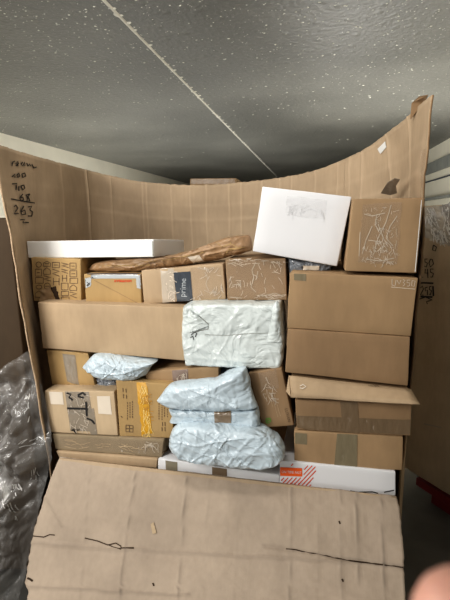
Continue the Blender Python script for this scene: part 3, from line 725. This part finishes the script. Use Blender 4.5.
# long white box across the bottom
wl = [P(158.3,458.3,1.222), P(279.3,475,1.222), P(279.3,487.5,1.222), P(157.8,471,1.222)]
wb = [p + Vector((0, .2, 0)) for p in wl]
wb[0] = P(167,446.5,1.222); wb[0] = wl[0] + Vector((.03, .12, 0)); wb[1] = wl[1] + Vector((0, .12, 0)); wb[2] = wl[2] + Vector((0, .12, 0)); wb[3] = wl[3] + Vector((.03, .12, 0))
vs, fs = hexa(wl + wb, amp=.0006, seed=77, bev=.002)
LW = link('long_white_box', vs, fs, M['whiteb'], origin=(wl[0].x, 1.28, wl[2].z)); tag(LW, 'narrow white box with brown tape patches under the soft mailers', 'box')
patch(LW, 'brown_tape', [(165.5,460.3),(177.5,462),(177.5,472),(166,470.6)], M['olive'], .001)
patch(LW, 'brown_tape', [(212,466.8),(227,468.8),(227,480.2),(212.3,478)], M['brown'], .001)

# ================================================================ neighbours
def gaylord(name, label, c0, front, side, z0, z1, mat, seed):
    """c0 corner, front & side: 2-D edge vectors"""
    z0 += .012; a = Vector((*c0, 0)); f = Vector((*front, 0)); s = Vector((*side, 0))
    g = [a+f, a, a, a+f, a+f+s, a+s, a+s, a+f+s]
    zz = [z1, z1, z0, z0, z1, z1, z0, z0]
    vs, fs = hexa([Vector((p.x, p.y, z)) for p, z in zip(g, zz)], cuts=14, bev=.006, amp=.004, seed=seed)
    o = link(name, vs, fs, mat, origin=((a+f*.5+s*.5).x, (a+f*.5+s*.5).y, z0)); return tag(o, label, 'pallet box')
zt = P(5, 218, 1.3).z
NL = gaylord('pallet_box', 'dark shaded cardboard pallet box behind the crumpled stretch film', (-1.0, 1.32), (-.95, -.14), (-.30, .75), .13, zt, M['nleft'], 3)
Fp1 = PZ(403, 470, .12); Fp2 = PZ(450, 500, .12); dv = (Fp2-Fp1).normalized()
zr = P(425, 205, 2.1).z
NRc = Fp1 - dv*.02; fr_ = (dv*.95).xy; pr_ = Vector((-dv.y, dv.x)).xy
if pr_.x < 0: pr_ = -pr_
NR = gaylord('pallet_box', 'worn cardboard pallet box with handwritten numbers and film-wrapped rim', (NRc+Vector((*fr_, 0))).xy, -fr_, pr_*.5, .13, zr, M['nright'], 9)
strokes(NR, 'handwriting', [[(428,259),(425.5,259),(425.5,262),(428,263),(427,267),(425,266)],[(431,259),(429.5,263),(431,267),(434,264),(433,259.5),(431,259)],[(423,277),(423.5,277.5)],[(426,269),(425.5,273),(429,273)],[(428,269),(428.5,278)],[(434,269),(431,269),(431,272),(434,273.5),(433,277),(431,277)]], 1.0, M['ink'], .004)
strokes(NR, 'handwriting', [[(421,288),(423,286),(424,289),(421,295),(424,295)],[(428,287),(425.5,288),(426,291),(428,290),(428,295)],[(432,286.5),(430,286.5),(430,289.5),(432,290.5),(431,295),(429.5,294)],[(420,299),(426,297),(433,300),(427,301.5),(428,304)]], 1.0, M['ink'], .004)
strokes(NR, 'handwriting', [[(419,283),(425,282.8),(434,283.2)]], 1.6, M['ink'], .004)
strokes(NR, 'handwriting', [[(421,296.5),(433,297)],[(433.5,286),(434,296)]], 1.6, M['ink'], .004)
strokes(NR, 'handwritten_mark', [[(434,245),(437,247),(436,251),(433,250),(434,245)]], 1.0, M['ink'], .004)
patch(NR, 'stretch_film', [(418,206),(462,203),(462,250),(422,236)], M['film2'], .006, nx=26, ny=20, jag=2, lift=.03)
crinkle(NR, [(424,208),(450,206),(450,238),(425,232)], 60, 15, w=.9, ang=75, L=(4, 12), off=.012, mat=M['white_label'], name='film_crease_glint')  # white strokes painted as sheen on the wrapped film
patch(NR, 'tape_scratch', [(424,423),(442,427),(442,428),(424,424.3)], M['paleT'], .003)
# its red pallet
RP = bpy.data.objects.new('red_pallet', None); C.objects.link(RP); pc = NRc.xy + fr_*.5 + pr_*.4; RP.location = (pc.x, pc.y, 0); RP['_o'] = (pc.x, pc.y, 0)
tag(RP, 'dark red plastic pallet under the handwritten pallet box', 'pallet')
def obb(name, c, fdir, L, sdir, W, z0, z1, mat, parent):
    a = Vector((*c, 0)); f = Vector((*(fdir*L), 0)); s = Vector((*(sdir*W), 0))
    g = [a, a+f, a+f, a, a+s, a+f+s, a+f+s, a+s]; zz = [z1, z1, z0, z0, z1, z1, z0, z0]
    vs, fs = hexa([Vector((p.x, p.y, z)) for p, z in zip(g, zz)], cuts=2, bev=.003, amp=0)
    return link(name, vs, fs, mat, parent)
d2 = dv.xy.normalized()
obb('deck', NRc.xy + d2*.10 + pr_*.01, d2, .82, pr_, .48, .075, .118, M['redp'], RP)
for k in (.10, .42, .74): obb('foot', NRc.xy + d2*(.07+k) + pr_*.05, d2, .12, pr_, .42, .0, .074, M['redp'], RP)
# pallets under the other two
def pallet(label, x0, x1, y0, y1):
    r = bpy.data.objects.new('wooden_pallet', None); C.objects.link(r); r.location = ((x0+x1)/2, (y0+y1)/2, 0); r['_o'] = tuple(r.location)
    tag(r, label, 'pallet')
    n = 5; w = (y1-y0)/n
    for k in range(n): block('deck_board', x0, x1, y0+k*w, y0+k*w+w*.8, .105, .127, M['wood'], r)
    for k in range(3): xx = x0+(x1-x0-.1)*k/2; block('bearer', xx, xx+.1, y0, y1-w*.2, 0, .105, M['wood'], r)
pallet('wooden pallet carrying the parcel-filled box', -.95, .28, 1.22, 2.1)
# stretch film heaped beside the parcel box
def film_sheet():
    nx, ny = 90, 130; vs = []
    def right(v):
        K_ = [(338,36),(352,30),(375,39),(400,47),(440,53),(458,53),(480,47),(520,37),(550,31),(575,26),(596,20),(640,8),(670,0)]
        for (a, b), (c, d) in zip(K_, K_[1:]):
            if v <= c: return b+(d-b)*(v-a)/(c-a)
        return 0
    for j in range(ny+1):
        for i in range(nx+1):
            s = i/nx; t = j/ny; top = 350 + (1-s)*62
            v = top + (650-top)*t; u = -55 + (right(v)+55)*s + 1.5*nz(v*.15, 4)*(1 if s == 1 else 0)
            k = (v-350)/250
            Y = 1.285 - .15*k - .05*math.sin(min(1, max(0, k))*math.pi)*(1-s*.6)
            x, z = u*.02, v*.02
            w = abs(nz(x*1.6+z*.9, z*1.3, 3)); w2 = abs(nz(x*3.3-z*2, z*3+x*2.2, 8)); w3 = abs(nz(x*8, z*7, 12))
            a = .10*w + .04*w2 + .016*w3
            # two big folds
            a += .05*math.exp(-((v-448-(u*.2))/14)**2) + .06*math.exp(-((u-8)/20)**2-((v-520)/42)**2)
            a *= min(1, (1-s)*4+.12)
            vs.append(P(u, v, Y) + Vector((0, -a, a*.1)))
    fs = [(j*(nx+1)+i, (j+1)*(nx+1)+i, (j+1)*(nx+1)+i+1, j*(nx+1)+i+1) for j in range(ny) for i in range(nx)]
    o = link('stretch_film', vs, fs, M['film'], origin=P(0, 600, 1.1).xy.to_3d())
    BV[o.name] = BVHTree.FromPolygons(vs, fs)
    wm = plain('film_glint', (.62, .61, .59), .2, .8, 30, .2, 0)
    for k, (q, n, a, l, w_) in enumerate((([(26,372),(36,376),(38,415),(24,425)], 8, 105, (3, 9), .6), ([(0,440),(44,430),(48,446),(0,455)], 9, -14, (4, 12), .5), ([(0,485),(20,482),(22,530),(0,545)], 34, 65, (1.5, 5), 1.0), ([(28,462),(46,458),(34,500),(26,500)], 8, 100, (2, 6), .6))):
        crinkle(o, q, n, 60+k, w=w_, ang=a, L=l, mat=wm, off=.002, name='film_crease_glint')  # bright strokes painted as highlights on the film folds
    tag(o, 'crumpled translucent grey stretch film hanging beside the parcel box', 'plastic film')
film_sheet()
# wrapped load standing behind
y3 = 3.0
a, b = P(191, 180, y3), P(237, 181, y3)
BL = carton('wrapped_carton', 'cardboard carton top with shiny tape just showing above the box rim', [(190,178.5),(236,178),(237,240),(189,240)], y3, .5, M['kraft'])
patch(BL, 'clear_tape', [(191,179),(235,178.8),(235,184),(191,184)], M['clear2'], .002, nx=14)
bz = P(210, 240, y3).z
BL2 = carton('tall_carton', 'tall cardboard stack base behind the parcel-filled box', [(150,241),(260,241),(260,240),(150,240)], y3, .6, M['kraft']) if False else None
zz0 = min((v.co.z for v in BL.data.vertices)) + BL['_o'][2]
BLc = Vector(BL['_o'])
block('lower_carton', BLc.x-.35, BLc.x+.35, y3-.05, y3+.6, 0, zz0, M['kraft'], origin=(BLc.x, y3+.3, 0))
tag(bpy.data.objects['lower_carton'], 'plain cardboard carton under the shiny-taped carton behind the rim', 'box')

# ================================================================ the photographer's fingertip
def cv(u, v, d): return EYE + R @ (Vector((u-225, 300-v, -F))*(d/F))
def finger():
    tip = cv(468, 626, .062); ax = (R @ Vector((.62, -.74, .18))).normalized()
    up = (R @ Vector((0, 0, 1))); sx = ax.cross(up).normalized(); up = sx.cross(ax)
    prof = [(-.0078, .0005), (-.0074, .0024), (-.0062, .0046), (-.004, .0064), (-.001, .0075), (.003, .0079), (.010, .0080), (.018, .0081), (.024, .0086), (.028, .0084), (.036, .0086), (.048, .0094), (.055, .0096), (.065, .0092), (.075, .010)]
    vs = []; n = 28
    for t, r in prof:
        bend = .12*max(0, t-.024)
        for i in range(n):
            a = 2*math.pi*i/n
            cr = 1 - .02*(abs(t-.026) < .003)
            vs.append(tip + ax*t - up*bend + sx*r*math.cos(a)*cr + up*r*.88*math.sin(a)*cr)
    fs = [(j*n+i, j*n+(i+1) % n, (j+1)*n+(i+1) % n, (j+1)*n+i) for j in range(len(prof)-1) for i in range(n)]
    fs += [tuple(range(n))[::-1], tuple((len(prof)-1)*n+i for i in range(n))]
    o = link('fingertip', vs, fs, M['skin'], origin=tip)
    tag(o, 'blurred pink fingertip of a person at the lens edge', 'finger')
    nv = []
    for j in range(7):
        t = -.0055 + .012*j/6
        for i in range(9):
            a = math.radians(-90 + (i-4)*13)
            r = .0079*min(1, .62+.5*(j/6)) + .0004
            nv.append(tip + ax*t + sx*r*math.cos(a) + up*r*.9*math.sin(a))
    nm = link('fingernail', nv, [(j*9+i, j*9+i+1, (j+1)*9+i+1, (j+1)*9+i) for j in range(6) for i in range(8)], plain('nail', (.7, .42, .36), .3, .5, 5, 0, 0), o)
finger()

# ================================================================ light
def area(name, loc, target, sx, sy, e, col):
    l = bpy.data.lights.new(name, 'AREA'); l.shape = 'RECTANGLE'; l.size = sx; l.size_y = sy; l.energy = e; l.color = col
    o = bpy.data.objects.new(name, l); C.objects.link(o); o.location = loc
    o.rotation_euler = (Vector(target)-Vector(loc)).to_track_quat('-Z', 'Y').to_euler(); return o
area('daylight_opening', (-1.5, -.3, 2.0), (-.75, 1.2, .9), .9, .7, 35, (1, .97, .92))
area('ceiling_fill', (-1.4, -1.2, .15), (-1.2, .8, 2.5), 2.0, 1.4, 21, (1, .98, .93))  # unseen fill lamp added to brighten the near ceiling
area('overhead_fill', (-.5, .85, 2.44), (-.45, 2.1, 1.5), 1.2, .35, 13, (1, .97, .92))  # added fill under the ceiling, brightens the back panel
area('far_fill', (-1.8, 6.0, .35), (-1.8, 6.4, 2.5), 3, 5, 75, (1, .99, .95))  # hidden fill lamp added to lift the ceiling further back
area('side_fill', (.75, 4.0, .5), (1.79, 3.7, 1.3), .7, 2.4, 70, (1, .98, .94))  # hidden lamp added to brighten the right wall
w = bpy.data.worlds.new('world'); bpy.context.scene.world = w; w.use_nodes = True
w.node_tree.nodes['Background'].inputs[0].default_value = (.92, .96, 1, 1); w.node_tree.nodes['Background'].inputs[1].default_value = .2
sc = bpy.context.scene; sc.view_settings.view_transform = 'Standard'; sc.view_settings.look = 'Medium High Contrast'
sc.view_settings.exposure = 0.15; sc.cycles.max_bounces = 8; sc.cycles.transparent_max_bounces = 12
# tidy working notes
for o in bpy.data.objects:
    for k in ('_o', '_d'):
        if k in o: del o[k]
